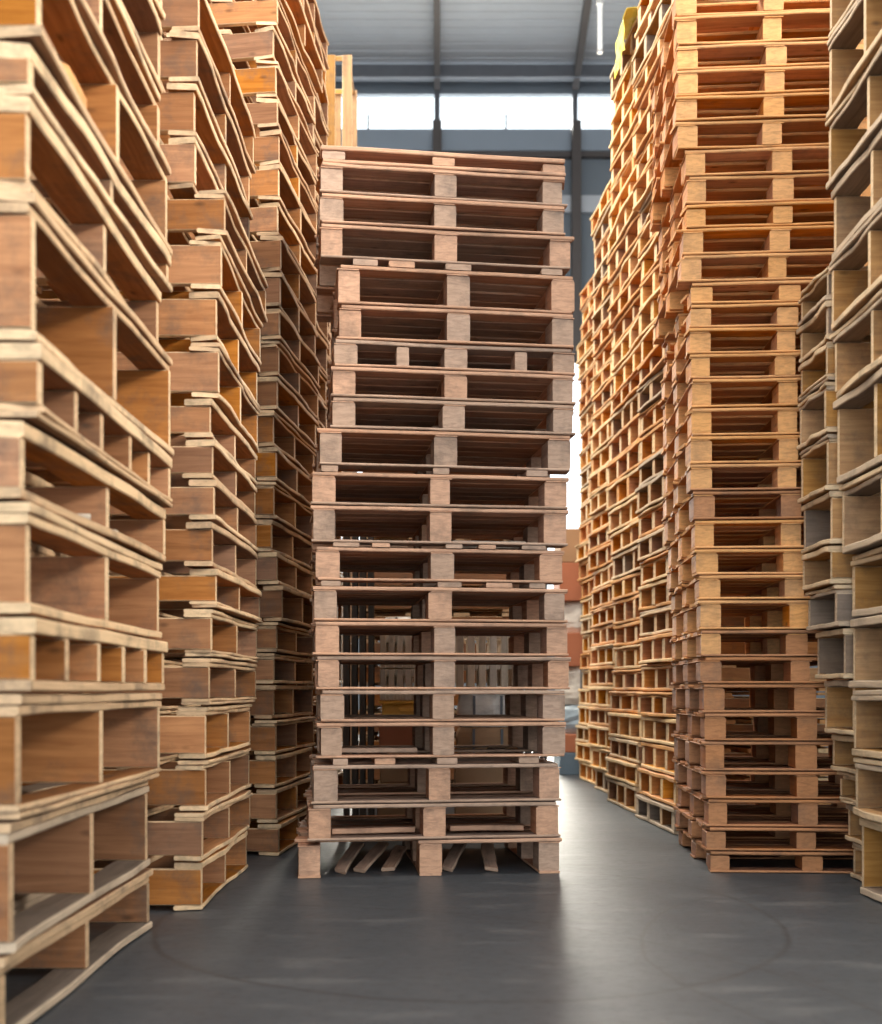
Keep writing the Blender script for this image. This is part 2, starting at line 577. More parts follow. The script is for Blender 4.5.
# ---- the stack standing in the middle of the aisle: (bottom row, top row, left edge, right edge, options)
mid = [
    (876, 839.5, 300, 562, dict(feet=True, broken=True, m=RO)),
    (839.5, 803, 310, 561, dict(m=RO)),
    (803, 764, 315, 563, dict(m=RO)),
    (758, 722, 320, 568, dict(m=RG)),
    (722, 690, 322, 567, dict(m=RG)),
    (690, 656, 318, 573, dict(m=RO)),
    (656, 622, 317, 571, dict(m=RO)),
    (622, 587, 315, 568, dict(m=RO)),
    (582, 548, 318, 565, dict(m=RO)),
    (544, 507, 314, 568, dict(m=RO)),
    (507, 474, 314, 569, dict(m=RO)),
    (468, 431, 320, 573, dict(m=RG)),
    (431, 400, 333, 577, dict(m=RG)),
    (400, 370, 333, 577, dict(m=RO)),
    (370, 343, 335, 578, dict(m=RG, extra=True)),
    (343, 308, 340, 577, dict(m=RO)),
    (308, 269, 338, 577, dict(m=RO)),
    (263, 229, 321, 574, dict(m=RO)),
    (229, 199, 322, 567, dict(m=RG)),
    (199, 169, 322, 567, dict(m=RG)),
    (169, 151, 323, 567, dict(m=RO, thin=True)),
]
MZ, MD, MYAW = 4.49, 0.80, R(7.3)
STK_M = 'the stack blocking the aisle'
base_front = Vector((0, MZ, 0))
nM = len(mid)
extra_notes = {1: 'short front board, ', 15: 'extra small blocks, ', 21: 'thin, '}
mid_z = []
for i, (y0, y1, xl, xr, op) in enumerate(mid, 1):
    op = dict(op)
    mt = op.pop('m')
    za, zb = zof(y0, MZ), zof(y1, MZ)
    if i == 1:
        za = 0.0
    xc = xof((xl + xr) / 2, MZ)
    W = (xr - xl) / F * MZ / math.cos(MYAW)
    yaw = MYAW + R(rng.uniform(-0.5, 0.5))
    front = Vector((xc, MZ + xc * math.tan(MYAW), za))
    back = Vector((-math.sin(yaw), math.cos(yaw), 0)) * MD / 2
    tone = 'greyed' if mt is RG else 'rosy brown'
    lab = '%s block pallet, %s' % (tone, place_words(i, nM, STK_M))
    # pallets whose top shows a row of spacers stand a little apart: loose spacer strips in the slot
    block_pallet(front + back, yaw, W, MD, zb - za, mt, lab, 'pallets of the stack blocking the aisle', **op)
    mid_z.append((za, zb, front, yaw, W))
# thin spacer strips lying in the slots between the deck of one pallet and the next
for i in range(nM - 1):
    za, zb, fr, yaw, W = mid_z[i]
    nz = mid_z[i + 1][0]
    slot = nz - zb
    if slot < 0.008:
        continue
    for k, u in enumerate((-0.40, -0.24, 0.02, 0.22, 0.40)):
        u += rng.uniform(-0.035, 0.035)
        if k in (1, 3) and rng.random() < 0.35:
            continue
        d = Vector((math.cos(yaw), math.sin(yaw), 0))
        bk = Vector((-math.sin(yaw), math.cos(yaw), 0))
        a = Acc()
        a.board((0, 0, 0), 'Y', MD * 0.96, rng.uniform(0.06, 0.11), slot - 0.0005, wob=0.002, bow=0, zwob=0, cham=0.002)
        o = a.obj('spacer_strip', M['rosy'] if k % 2 else M['rosy_grey'])
        o.location = fr + d * u * W + bk * (MD * 0.48 + 0.002) + Vector((0, 0, slot / 2 + zb - za))
        o.rotation_euler = (0, 0, yaw)
        pos = ('at the shadowed end', 'next to the shadowed end', 'at the middle', 'next to the aisle end', 'at the aisle end')[k]
        tag(o, 'spacer strip %s, on the %s aisle-blocking pallet' % (pos, ordinal(i + 1, nM)), 'spacer strip', 'spacer strips in the stack blocking the aisle')


# ---- aisle-side stacks of stringer pallets on the one side
def side_stack(bounds, corner_xs, Zc, ynear, yfar, W, side, mats_of, look_of, stack, group, nstr_of=None, double_of=None, jit=0.006,
               detail=2, strw=0.032, tt=0.020, tb=0.018, yjit=0.01, yawj=1.0, depth_of=None, yaw_of=None):
    n = len(bounds) - 1
    for i in range(n):
        za = max(0.0, zof(bounds[i], Zc)) if i else 0.0
        zb = zof(bounds[i + 1], Zc)
        X = xof(corner_xs[i], Zc) + rng.uniform(-jit, jit)
        yn, yf = (ynear, yfar) if depth_of is None else depth_of(i + 1)
        D = yf - yn
        mats, tone = mats_of(i + 1), look_of(i + 1)
        yaw0 = R(yaw_of(i + 1)) if yaw_of else 0.0
        X -= math.sin(yaw0) * D / 2          # the measured corner is the one nearer the camera
        stringer_pallet((X, (yn + yf) / 2 + rng.uniform(-yjit, yjit), za), R(rng.uniform(-yawj, yawj) + yaw0), W, D, zb - za, mats,
                        '%s pallet, %s' % (tone, place_words(i + 1, n, stack)), group, side=side,
                        nstr=nstr_of(i + 1) if nstr_of else 3, double=double_of(i + 1) if double_of else (rng.random() < 0.45),
                        lower_double=rng.random() < 0.2, detail=detail, strw=strw, tt=tt, tb=tb)


WA = (M['warm'], M['brown'], M['warm'])
BR = (M['brown'], M['warm'], M['brown'])
GY = (M['grey'], M['brown'], M['brown'])

# L1: the big blurred stack
b1 = [929, 868, 778, 692, 640, 563, 508, 456, 356, 290, 252, 165, 92, 20, -50, -120]
c1 = [150, 153, 160, 168, 162, 165, 172, 172, 164, 167, 169, 158, 161, 163, 163]
side_stack(b1, c1, 3.48, 2.33, 3.50, 0.95, +1,
           lambda i: GY if i <= 2 else (BR if i in (3, 8, 12, 13, 14) else WA),
           lambda i: 'narrow-celled warm brown' if i in (4, 7) else ('greyish' if i <= 2 else ('low warm brown' if i == 10 else ('dull brown' if i in (3, 8, 12, 13, 14) else 'warm brown'))),
           'the big blurred stack', 'pallets of the big blurred stack', nstr_of=lambda i: 6 if i in (4, 7) else 3,
           double_of=lambda i: i in (1, 2, 3, 5, 8, 11, 12, 13), strw=0.030, tt=0.034, tb=0.022, yawj=0.8)

# L2
b2 = [913, 862, 812, 760, 706, 657, 608, 567, 521, 479, 438, 397, 341, 290, 235, 188, 135, 82, 30, -22]
c2 = [195, 198, 200, 200, 203, 205, 207, 205, 203, 203, 202, 205, 206, 208, 214, 184, 183, 186, 187]
side_stack(b2, c2, 3.76, 3.76, 4.63, 0.95, +1,
           lambda i: BR if (i in (2, 3, 5, 8, 10, 17, 18)) else WA,
           lambda i: 'dull brown' if (i in (2, 3, 5, 8, 10, 17, 18)) else 'orange-brown',
           'the brown stack just behind the blurred one', 'pallets of the brown stack behind the blurred one',
           strw=0.026, tt=0.022, tb=0.016, yawj=0.9, depth_of=lambda i: (3.765, 4.66 if i < 16 else 4.80), yaw_of=lambda i: -2.8 - min(i, 10) * 0.25,
           double_of=lambda i: i in (2, 3, 4, 5, 6, 12, 14, 15))

# L3, L4, L5 further along
def tall(z_top, pitch, seed):
    r = random.Random(seed)
    z = [0.0]
    while z[-1] < z_top - 0.05:
        z.append(z[-1] + pitch * r.uniform(0.9, 1.1))
    return z


def wall_stack(zs, X, ynear, yfar, W, side, mats_f, looks_f, stack, group, detail, nstr=4, wander=0.012, strw=0.05, tt=0.022, tb=0.018, yawj=1.6, seed=1, yaw0=0, extra_x=None):
    r = random.Random(seed)
    n = len(zs) - 1
    dx = 0.0
    for i in range(n):
        dx = max(-0.03, min(0.03, dx + r.uniform(-wander, wander)))
        if r.random() < 0.15:
            dx = r.uniform(-0.03, 0.03)
        xx = X + dx + (extra_x(i / n) if extra_x else 0) - math.sin(yaw0) * (yfar - ynear) / 2
        k = r.random()
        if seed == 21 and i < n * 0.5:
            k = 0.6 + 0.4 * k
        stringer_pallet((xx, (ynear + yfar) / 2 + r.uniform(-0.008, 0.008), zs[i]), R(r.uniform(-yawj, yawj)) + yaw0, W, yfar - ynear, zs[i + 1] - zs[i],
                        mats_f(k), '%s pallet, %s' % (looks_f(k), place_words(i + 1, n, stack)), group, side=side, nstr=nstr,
                        detail=detail, strw=strw, tt=tt, tb=tb, double=r.random() < 0.3)


mL = lambda k: BR if k < 0.5 else WA
lL = lambda k: 'dull brown' if k < 0.5 else 'orange-brown'
wall_stack(tall(4.05, 0.158, 3), -0.735, 5.02, 5.88, 0.92, +1, mL, lL, 'the shadowed stack beside the aisle-blocking one',
           'pallets of the shadowed stack beside the aisle-blocking one', 2, nstr=3, strw=0.028, seed=11, tt=0.02, tb=0.015, yaw0=R(-5.5), yawj=1.0)
wall_stack(tall(4.75, 0.185, 4), -0.765, 6.02, 6.84, 0.92, +1, mL, lL, 'the first stack beyond the shadowed one',
           'pallets of the first stack beyond the shadowed one', 2, nstr=3, strw=0.030, seed=12, yaw0=R(-4))
wall_stack(tall(3.5, 0.19, 5), -0.72, 6.98, 7.80, 0.92, +1, mL, lL, 'the second stack beyond the shadowed one',
           'pallets of the second stack beyond the shadowed one', 0, nstr=4, seed=13, yaw0=R(-3))

# R1 and the narrow stack behind it
OL = (M['grey'], M['olive'], M['olive'])
b3 = [893, 815, 756, 689, 619, 556, 486, 402, 334, 262, 192, 122, 44, -30]
c3 = [856, 852, 849, 848, 846, 838, 833, 830, 828, 828, 827, 827, 826]
side_stack(b3, c3, 4.11, 3.38, 4.095, 0.8, -1, lambda i: OL, lambda i: 'olive-brown', 'the grey-edged stack opposite the blurred one',
           'pallets of the grey-edged stack', strw=0.024, tt=0.030, tb=0.026, yawj=0.5, double_of=lambda i: i % 3 != 1, yjit=0.004)
b4 = [875, 840, 802, 770, 733, 680, 632, 592, 555, 505, 452, 404, 366, 329, 296]
c4 = [850, 843, 836, 830, 822, 813, 804, 801, 799, 798, 797, 797, 797, 796]
side_stack(b4, c4, 4.47, 4.135, 4.46, 0.5, -1, lambda i: (M['olive'], M['grey'], M['olive']), lambda i: 'small olive-brown', 'the narrow leaning stack beside the grey-edged one',
           'pallets of the narrow leaning stack', nstr_of=lambda i: 2, strw=0.022, tt=0.022, tb=0.018, yawj=0.5, yjit=0.003)

# R2: tall orange stack seen square on
lv = [873, 851, 827, 799, 771, 741, 713, 684, 657, 630, 600, 575, 549, 520, 491, 464, 436, 408, 379, 354, 328, 304, 282, 255, 228, 204, 176, 149, 121, 96, 70, 45, 16, -14]
le = [710, 706, 707, 705, 704, 705, 703, 700, 700, 700, 698, 696, 694, 693, 691, 690, 691, 690, 689, 689, 690, 691, 681, 683, 685, 686, 685, 676, 676, 677, 677, 676, 676]
ORr = (M['orange'], M['orange'], M['orange'])
RDd = (M['red'], M['red'], M['red'])
RZ, RYAW = 4.57, R(-3.6)
nR = len(lv) - 1
for i in range(nR):
    za = zof(lv[i], RZ) if i else 0.0
    zb = zof(lv[i + 1], RZ)
    W, D = (0.83 if i < 8 else 0.80), 0.84
    yaw = RYAW + R(rng.uniform(-0.5, 0.5))
    xl = xof(le[i], RZ)
    front = Vector((xl + W / 2 * math.cos(yaw), RZ + W / 2 * math.sin(yaw), za))
    back = Vector((-math.sin(yaw), math.cos(yaw), 0)) * D / 2
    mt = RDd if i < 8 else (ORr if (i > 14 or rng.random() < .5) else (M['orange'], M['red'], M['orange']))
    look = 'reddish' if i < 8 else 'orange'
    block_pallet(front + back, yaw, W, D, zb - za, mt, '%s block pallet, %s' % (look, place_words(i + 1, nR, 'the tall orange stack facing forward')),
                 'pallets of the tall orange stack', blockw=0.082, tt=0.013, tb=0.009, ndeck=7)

# R3..R6: the wall of stacks behind it
HO = (M['honey'], M['orange'], M['honey'])
OR2 = (M['orange'], M['honey'], M['warm'])
GR2 = (M['olive'], M['grey'], M['brown'])
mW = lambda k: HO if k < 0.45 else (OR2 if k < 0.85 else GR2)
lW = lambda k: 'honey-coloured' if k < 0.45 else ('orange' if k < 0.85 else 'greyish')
for (idx, yn, yf, top, X, det, sd) in ((0, 5.76, 6.56, 5.25, 1.235, 2, 21), (1, 6.72, 7.52, 5.0, 1.225, 1, 22), (2, 7.68, 8.48, 4.45, 1.24, 1, 23), (3, 8.64, 9.44, 4.2, 1.24, 0, 24)):
    wd = ('first', 'second', 'third', 'fourth')[idx]
    wall_stack(tall(top, 0.152, sd), X, yn, yf, 0.85, -1, mW, lW, 'the %s stack behind the tall orange one' % wd,
               'pallets of the %s stack behind the tall orange one' % wd, det, nstr=4, strw=0.05, tt=0.022, tb=0.018, seed=sd, wander=0.02, yawj=2.0, yaw0=R(5.5))


wall_stack(tall(2.2, 0.165, 31), 0.50, 7.2, 8.0, 1.05, +1, lambda k: BR, lambda k: 'dull brown', 'the added low stack behind the boxes and crates',
           'pallets of the added low stack behind the boxes', 0, nstr=4, seed=41)  # stack added to block the bright rear wall behind the goods

# ------------------------------------------------------------------ goods seen through the open pallets
def carton(loc, sx, sy, sz, mat, label, flap=True, cat='box', name='cardboard_box', rz=0.0):
    e = empty(name, loc, rz, label, cat)
    boxes('body', [(0, 0, sz / 2, sx, sy, sz)], mat, e, bevel=0.006)
    if flap:
        boxes('tape', [(0, 0, sz + 0.0006, sx * 0.98, 0.05, 0.001)], M['wrap'], e)
    return e


def slatted_crate(loc, sx, sy, sz, mat, label, n=7, name='slatted_crate'):
    e = empty(name, loc, 0, label, 'crate')
    t = 0.012
    for zz in (0.02, sz - 0.02):
        for y in (-sy / 2 + t * 1.6, sy / 2 - t * 1.6):
            board_part('rail', mat, e, (0, y, zz), 'X', sx, t, 0.038, bow=0, wob=0.001)
        for x in (-sx / 2 + t / 2, sx / 2 - t / 2):
            board_part('end_rail', mat, e, (x, 0, zz), 'Y', sy - 4 * t, t, 0.038, bow=0, wob=0.001)
    for i in range(n):
        x = -sx / 2 + 0.018 + i * (sx - 0.036) / (n - 1)
        for y in (-sy / 2 + t / 2, sy / 2 - t / 2):
            board_part('slat', mat, e, (x, y, sz / 2), 'Z', sz - 0.003, sx / n * 0.72, t * 0.9, bow=0, wob=0.001, n=4)
    board_part('floor_board', mat, e, (0, 0, 0.01), 'X', sx - 0.03, sy - 0.05, 0.012, bow=0, wob=0, n=3)
    return e


def wrapped_bundle(loc, sx, sy, sz, mat, label, seed=0):
    """soft wrapped parcel with bulging irregular sides and two straps"""
    e = empty('wrapped_bundle', loc, 0, label, 'bundle')
    r = random.Random(seed)
    v, f = [], []
    nu, nv = 18, 7
    for j in range(nv):
        t = j / (nv - 1)
        bul = 0.90 + 0.10 * math.sin(t * math.pi) ** 0.5
        for i in range(nu):
            a = 2 * math.pi * i / nu
            cx, cy = math.cos(a), math.sin(a)
            k = 1 / max(abs(cx), abs(cy)) ** 0.82
            v.append((cx * k * sx / 2 * bul * r.uniform(.95, 1.0), cy * k * sy / 2 * bul * r.uniform(.95, 1.0), t * sz * (1 if 0 < j < nv - 1 else 1)))
    for j in range(nv - 1):
        for i in range(nu):
            i2 = (i + 1) % nu
            f.append((j * nu + i, j * nu + i2, (j + 1) * nu + i2, (j + 1) * nu + i))
    f.append(tuple(reversed(range(nu))))
    f.append(tuple((nv - 1) * nu + i for i in range(nu)))
    me = bpy.data.meshes.new('wrapping')
    me.from_pydata(v, [], f)
    me.materials.append(mat)
    o = bpy.data.objects.new('wrapping', me)
    C.objects.link(o)
    o.parent = e
    for x in (-sx * 0.22, sx * 0.22):
        boxes('strap', [(x, -sy / 2 - 0.0015, sz / 2, 0.014, 0.003, sz * 0.9)], M['steel'], e)
    return e


GZ = 6.0
xa, xb = xof(408, GZ), xof(488, GZ)
g = 0.0015
carton((xa, GZ + .2, 0), .34, .36, .25, M['carton'], 'brown carton on the floor behind the aisle-blocking stack')
carton((xa + .01, GZ + .2, .25 + 2 * g), .33, .35, .165, M['carton'], 'brown carton under the orange-brown carton behind the aisle-blocking stack')
carton((xa, GZ + .2, .42), .32, .35, .15, M['cartonred'], 'orange-brown carton directly under the orange plastic tray')
e = empty('plastic_tray', (xa, GZ + .2, .575), 0, 'orange-yellow plastic tray seen through the aisle-blocking pallets', 'tray')
boxes('body', [(0, 0, .055, .29, .32, .11)], M['orangeplastic'], e, bevel=.01)
boxes('rim', [(0, 0, .117, .32, .35, .014)], M['orangeplastic'], e, bevel=.004)
boxes('handle', [(0, -.165, .075, .10, .012, .02)], M['orangeplastic'], e, bevel=.003)
slatted_crate((xa, GZ + .2, .705), .31, .36, .17, M['pale'], 'pale slatted crate resting on the orange plastic tray')
slatted_crate((xa, GZ + .2, .880), .31, .36, .18, M['pale'], 'upper pale slatted crate above the orange plastic tray')
wrapped_bundle((xa, GZ + .2, 1.063), .30, .34, .10, M['wrap'], 'flat pale wrapped parcel on top of the two slatted crates', 3)
carton((xb, GZ + .2, 0), .36, .36, .39, M['carton'], 'big brown carton under the dull wrapped bundle')
wrapped_bundle((xb, GZ + .2, .395), .35, .36, .16, M['carton'], 'brown wrapped bundle on the big carton behind the stack', 4)
wrapped_bundle((xb, GZ + .2, .558), .34, .36, .18, M['wrap'], 'pale crumpled bundle beside the orange plastic tray', 5)
slatted_crate((xb, GZ + .2, .742), .34, .36, .17, M['pale'], 'pale slatted crate on the crumpled bundle', n=6)
slatted_crate((xb, GZ + .2, .915), .34, .36, .17, M['pale'], 'topmost pale slatted crate above the crumpled bundle', n=6)

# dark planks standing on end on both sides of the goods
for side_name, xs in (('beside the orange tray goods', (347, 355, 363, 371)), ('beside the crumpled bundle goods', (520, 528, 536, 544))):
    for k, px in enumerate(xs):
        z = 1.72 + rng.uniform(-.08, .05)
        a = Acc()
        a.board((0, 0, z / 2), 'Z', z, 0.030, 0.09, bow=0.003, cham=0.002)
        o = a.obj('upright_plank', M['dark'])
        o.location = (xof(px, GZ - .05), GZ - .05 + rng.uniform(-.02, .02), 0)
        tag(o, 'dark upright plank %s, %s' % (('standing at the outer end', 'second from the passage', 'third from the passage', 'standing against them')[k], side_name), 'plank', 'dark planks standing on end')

# loose planks lying inside the middle stack
def loose_plank(level, u, depth, L, W_, T, rz, label, mat, name='loose_plank'):
    za, zb, fr, yaw, W = mid_z[level - 1]
    d = Vector((math.cos(yaw), math.sin(yaw), 0))
    bk = Vector((-math.sin(yaw), math.cos(yaw), 0))
    a = Acc()
    a.board((0, 0, 0), 'X', L, W_, T, split=0.02, wob=0.003)
    o = a.obj(name, mat)
    o.location = fr + d * u * W + bk * depth + Vector((0, 0, 0.016 + T / 2))
    o.rotation_euler = (0, 0, yaw + R(rz))
    tag(o, label, 'plank')


loose_plank(10, -0.26, 0.30, 0.30, 0.09, 0.030, 4, 'broken plank lying in the cell beside the shadowed gap, halfway up the stack', M['rosy'])
loose_plank(10, 0.22, 0.25, 0.32, 0.07, 0.030, -1, 'pale plank lying in the cell beside the open aisle, halfway up', M['pale'])
loose_plank(10, 0.21, 0.54, 0.30, 0.08, 0.034, 5, 'brown plank lying behind the pale plank halfway up the stack', M['rosy'])
loose_plank(10, -0.22, 0.52, 0.34, 0.08, 0.034, -5, 'brown plank lying deep inside, beside the shadowed gap', M['rosy'])
loose_plank(2, -0.24, 0.14, 0.34, 0.07, 0.022, 3, 'loose plank in the second pallet, beside the shadowed gap', M['rosy'])
loose_plank(2, 0.23, 0.16, 0.32, 0.07, 0.022, -4, 'loose plank in the second pallet, beside the open aisle', M['rosy'])
loose_plank(4, -0.25, 0.15, 0.30, 0.06, 0.020, -2, 'loose plank in the fourth pallet, beside the shadowed gap', M['rosy_grey'])
# broken boards leaning under the lowest pallet
for (u, L_, rz, w) in ((-.30, .30, 72, 'beside the outer foot'), (-.21, .30, 66, 'second from the outer foot'), (-.12, .24, 72, 'just before the middle foot'), (.12, .30, 70, 'just past the middle foot'), (.26, .34, 84, 'towards the open aisle')):
    za, zb, fr, yaw, W = mid_z[0]
    d = Vector((math.cos(yaw), math.sin(yaw), 0)); bk = Vector((-math.sin(yaw), math.cos(yaw), 0))
    a = Acc(); a.board((0, 0, 0), 'X', L_, 0.055, 0.016, split=0.03)
    o = a.obj('broken_board', M['rosy_grey'])
    o.location = fr + d * u * W + bk * 0.24 + Vector((0, 0, 0.060))
    o.rotation_euler = (0, R(-14), yaw + R(rz))
    # lower end rests on the floor
    o.location.z = math.sin(R(14)) * L_ / 2 + 0.012
    tag(o, 'broken board slanting up under the lowest pallet, %s' % w, 'board')

# offcuts lying in the cells of the blurred stack
def offcut(loc, r_, t_, label, rz=0.0, mat=None):
    v, f = [], []
    n = 14
    rr = random.Random(int(loc[2] * 1000))
    prof = [(0.80, 0.0), (1.0, 0.25), (1.0, 0.75), (0.82, 1.0)]
    jit_ = [rr.uniform(.9, 1.05) for _ in range(n)]
    for (k, h) in prof:
        for i in range(n):
            a_ = 2 * math.pi * i / n
            v.append((math.cos(a_) * r_ * k * jit_[i], math.sin(a_) * r_ * 1.6 * k * jit_[i], h * t_))
    for j in range(3):
        for i in range(n):
            i2 = (i + 1) % n
            f.append((j * n + i, j * n + i2, (j + 1) * n + i2, (j + 1) * n + i))
    f.append(tuple(reversed(range(n)))); f.append(tuple(3 * n + i for i in range(n)))
    a = Acc(); a.v, a.f = v, f
    tot = sum(len(x) for x in f)
    for face in f:
        for vi in face:
            a.uv.append((v[vi][0] * 2, v[vi][1]))
            a.rn.append((0.4, 0.6))
    o = a.obj('wood_offcut', mat or M['pale'])
    o.location = loc
    o.rotation_euler = (0, 0, rz)
    for p in o.data.polygons:
        p.use_smooth = True
    tag(o, label, 'wood offcut')
    return o


offcut((-0.94, 3.37, zof(456, 3.48) + 0.032), 0.045, 0.03, 'rounded pale offcut at the end of the tall cell above the narrow-celled pallet')
offcut((-0.95, 3.36, zof(508, 3.48) + 0.036), 0.035, 0.025, 'small rounded offcut at the end of the upper narrow-celled pallet')
offcut((-0.97, 2.72, zof(252, 3.48) + 0.035), 0.085, 0.095, 'large rounded timber lump coloured as if lit orange near the top of the blurred stack', mat=M['orange'])  # orange timber colour stands in for orange light on the lump
for (y, zz, L_, lab) in ((3.12, zof(563, 3.48) + .032, .26, 'split plank poking out of the cell over the broad double deck'), (2.86, zof(563, 3.48) + .034, .2, 'short splintered plank beside the split one in the blurred stack')):
    a = Acc(); a.board((0, 0, .008), 'X', L_, .05, .016, split=.04, round_end=.4)
    o = a.obj('loose_plank', M['pale'])
    o.location = (-0.93 - L_ / 2 + .02, y, zz)
    o.rotation_euler = (0, 0, R(-12))
    tag(o, lab, 'plank')

# tall slatted crates behind, only their tops show over the middle stack
for k in range(5):
    slatted_crate((xof(331, 8.4) - 0.06, 8.55, k * 1.112), 0.42, 0.5, 1.107, M['olive' if k == 4 else 'grey'],
                  'tall slatted crate, %s of the five piled beyond the pallets' % ('topmost', 'lowest')[0 if k == 4 else 1] if k in (0, 4) else
                  'tall slatted crate, %s up of the five piled beyond the pallets' % ONES[k + 1], n=4, name='tall_slatted_crate')

# coloured goods at the far end of the open aisle
zz = 0.0
goods = [(0.20, 'bluedrum', 'dark blue plastic tray on the floor at the end of the open aisle'),
         (0.16, 'cartonred', 'red carton on the dark blue tray'),
         (0.26, 'wrapblue', 'blue-grey wrapped parcel above the red carton'),
         (0.34, 'wrap', 'pale parcel, third from the floor above the blue-grey parcel'),
         (0.30, 'cartonred', 'rust-coloured carton halfway up the pile at the aisle end'),
         (0.28, 'wrap', 'white wrapped parcel between two rust-coloured cartons'),
         (0.34, 'cartonred', 'rust-coloured carton near the top of the pile at the aisle end'),
         (0.30, 'carton', 'brown carton topping the pile at the aisle end')]
for k, (h_, mt_, lab) in enumerate(goods):
    xw = 0.72 - 0.02 * (k % 3)
    if mt_.startswith('wrap'):
        wrapped_bundle((1.42 - .01 * (k % 2), 10.1, zz), xw, .55, h_, M[mt_], lab, 30 + k)
    else:
        carton((1.42, 10.1, zz), xw, .55, h_, M[mt_], lab, flap=k != 0, cat='tray' if k == 0 else 'box', name='plastic_tray' if k == 0 else 'cardboard_box')
    zz += h_ + 0.003

# yellow sheet hanging over the top of the second stack of the wall
zy = tall(5.0, 0.152, 22)[-1] + 0.004
a = Acc()
prof = [(1.62, 0.004), (1.45, 0.010), (1.30, 0.005), (1.19, 0.012), (1.145, 0.004), (1.128, -0.05), (1.135, -0.12), (1.122, -0.19), (1.13, -0.25)]
v, f = [], []
ny = 8
for i, (x, z) in enumerate(prof):
    for j in range(ny):
        yy = 6.78 + 0.34 * j / (ny - 1)
        v.append((x + (.006 * math.sin(j * 2.1 + i) if i > 4 else 0), yy, zy + z + (.004 * abs(math.sin(j * 1.7 + i)) if i < 5 else .02 * math.sin(j * 1.3) * (i - 4) / 4)))
for i in range(len(prof) - 1):
    for j in range(ny - 1):
        f.append((i * ny + j, i * ny + j + 1, (i + 1) * ny + j + 1, (i + 1) * ny + j))
me = bpy.data.meshes.new('plastic_sheet')
me.from_pydata(v, [], f)
me.materials.append(M['yellow'])
o = bpy.data.objects.new('plastic_sheet', me)
C.objects.link(o)
md = o.modifiers.new('thick', 'SOLIDIFY')
md.thickness = 0.003
md.offset = 1
tag(o, 'yellow plastic sheet hanging over the top of the second stack of the orange wall', 'sheet')

# ------------------------------------------------------------------ the building
def B(name, parts, mat, **kw):
    return struct(boxes(name, parts, mat, **kw))


YR = 20.0          # rear wall
XL, XR, YF = -9.5, 9.5, -5.0
RIDGE = 7.5
SL = 0.287
ZE = zof(80, YR)   # eaves over the rear wall
B('floor', [(0, (YR + YF) / 2, -0.05, XR - XL, YR - YF, 0.1)], M['floor'])
zs0, zs1 = zof(129, YR), zof(94, YR)
DX0, DX1, DZ0, DZ1 = -2.3, 2.95, 2.3, 6.6      # window added low in the rear wall for backlight along the aisle
B('wall_rear', [(0, YR + .06, (zs0 + DZ1) / 2, XR - XL, .12, zs0 - DZ1), (0, YR + .06, DZ0 / 2, XR - XL, .12, DZ0),
                ((XL + DX0) / 2, YR + .06, (DZ0 + DZ1) / 2, DX0 - XL, .12, DZ1 - DZ0), ((XR + DX1) / 2, YR + .06, (DZ0 + DZ1) / 2, XR - DX1, .12, DZ1 - DZ0),
                (0, YR + .06, (zs1 + ZE) / 2 + .15, XR - XL, .12, ZE - zs1 + .3)], M['cladding'])
w2 = B('window_added', [((DX0 + DX1) / 2, YR + .1, (DZ0 + DZ1) / 2, DX1 - DX0, .012, DZ1 - DZ0)], M['glass'])  # pane of the added backlight window
for k in range(6):
    boxes('window_frame', [(DX0 + .04 + k * (DX1 - DX0 - .08) / 5, YR + .05, (DZ0 + DZ1) / 2, .07, .07, DZ1 - DZ0)], M['steel'], w2)  # bars of the added window
B('trim_1', [(0, YR - .04, zs0 - .24, XR - XL, .08, .38)], M['roofsheet_dim'])
B('trim_2', [(0, YR - .05, zs0 - .50, XR - XL, .1, .10)], M['brownsteel'])
B('trim_3', [(0, YR - .05, zof(206, YR), XR - XL, .1, .30)], M['roofsheet'])
# glazing strip
cols = [-0.07 + 2.5 * k for k in range(-3, 4)]
win = B('window_1', [(0, YR + .1, (zs0 + zs1) / 2, XR - XL - .02, .012, zs1 - zs0)], M['glass'])
for xcol in cols:
    bar = boxes('window_frame', [(xcol, YR - .02, (zs0 + zs1) / 2, .10, .08, zs1 - zs0)], M['steel'], win)
for xcol in cols[:-1]:
    bar = boxes('glazing_bar', [(xcol + 1.25, YR - .0, (zs0) + .13, .035, .05, .26)], M['steel'], win)
# columns of the rear wall
for xcol in cols:
    if abs(xcol) > 3.2:
        B('column_rear', [(xcol, YR - .22, zs0 / 2, .16, .2, zs0)], M['brownsteel'])
    else:
        B('column_rear', [(xcol, YR - .22, (zs0 + DZ1) / 2, .16, .2, zs0 - DZ1)], M['brownsteel'])
# side walls
ztop = ZE + SL * (YR - RIDGE)
for nm, x in (('wall_left', XL - .1), ('wall_right', XR + .1)):
    me = bpy.data.meshes.new(nm)
    prof = [(YF, -.05), (YR, -.05), (YR, ZE), (RIDGE, ztop), (YF, ztop - SL * (RIDGE - YF))]
    vv = [(x - .1, y, z) for (y, z) in prof] + [(x + .1, y, z) for (y, z) in prof]
    ff = [(0, 1, 2, 3, 4), (9, 8, 7, 6, 5)] + [(i, i + 5, (i + 1) % 5 + 5, (i + 1) % 5) for i in range(5)]
    me.from_pydata(vv, [], ff)
    me.materials.append(M['sidewall'])
    o = bpy.data.objects.new(nm, me)
    C.objects.link(o)
    struct(o)


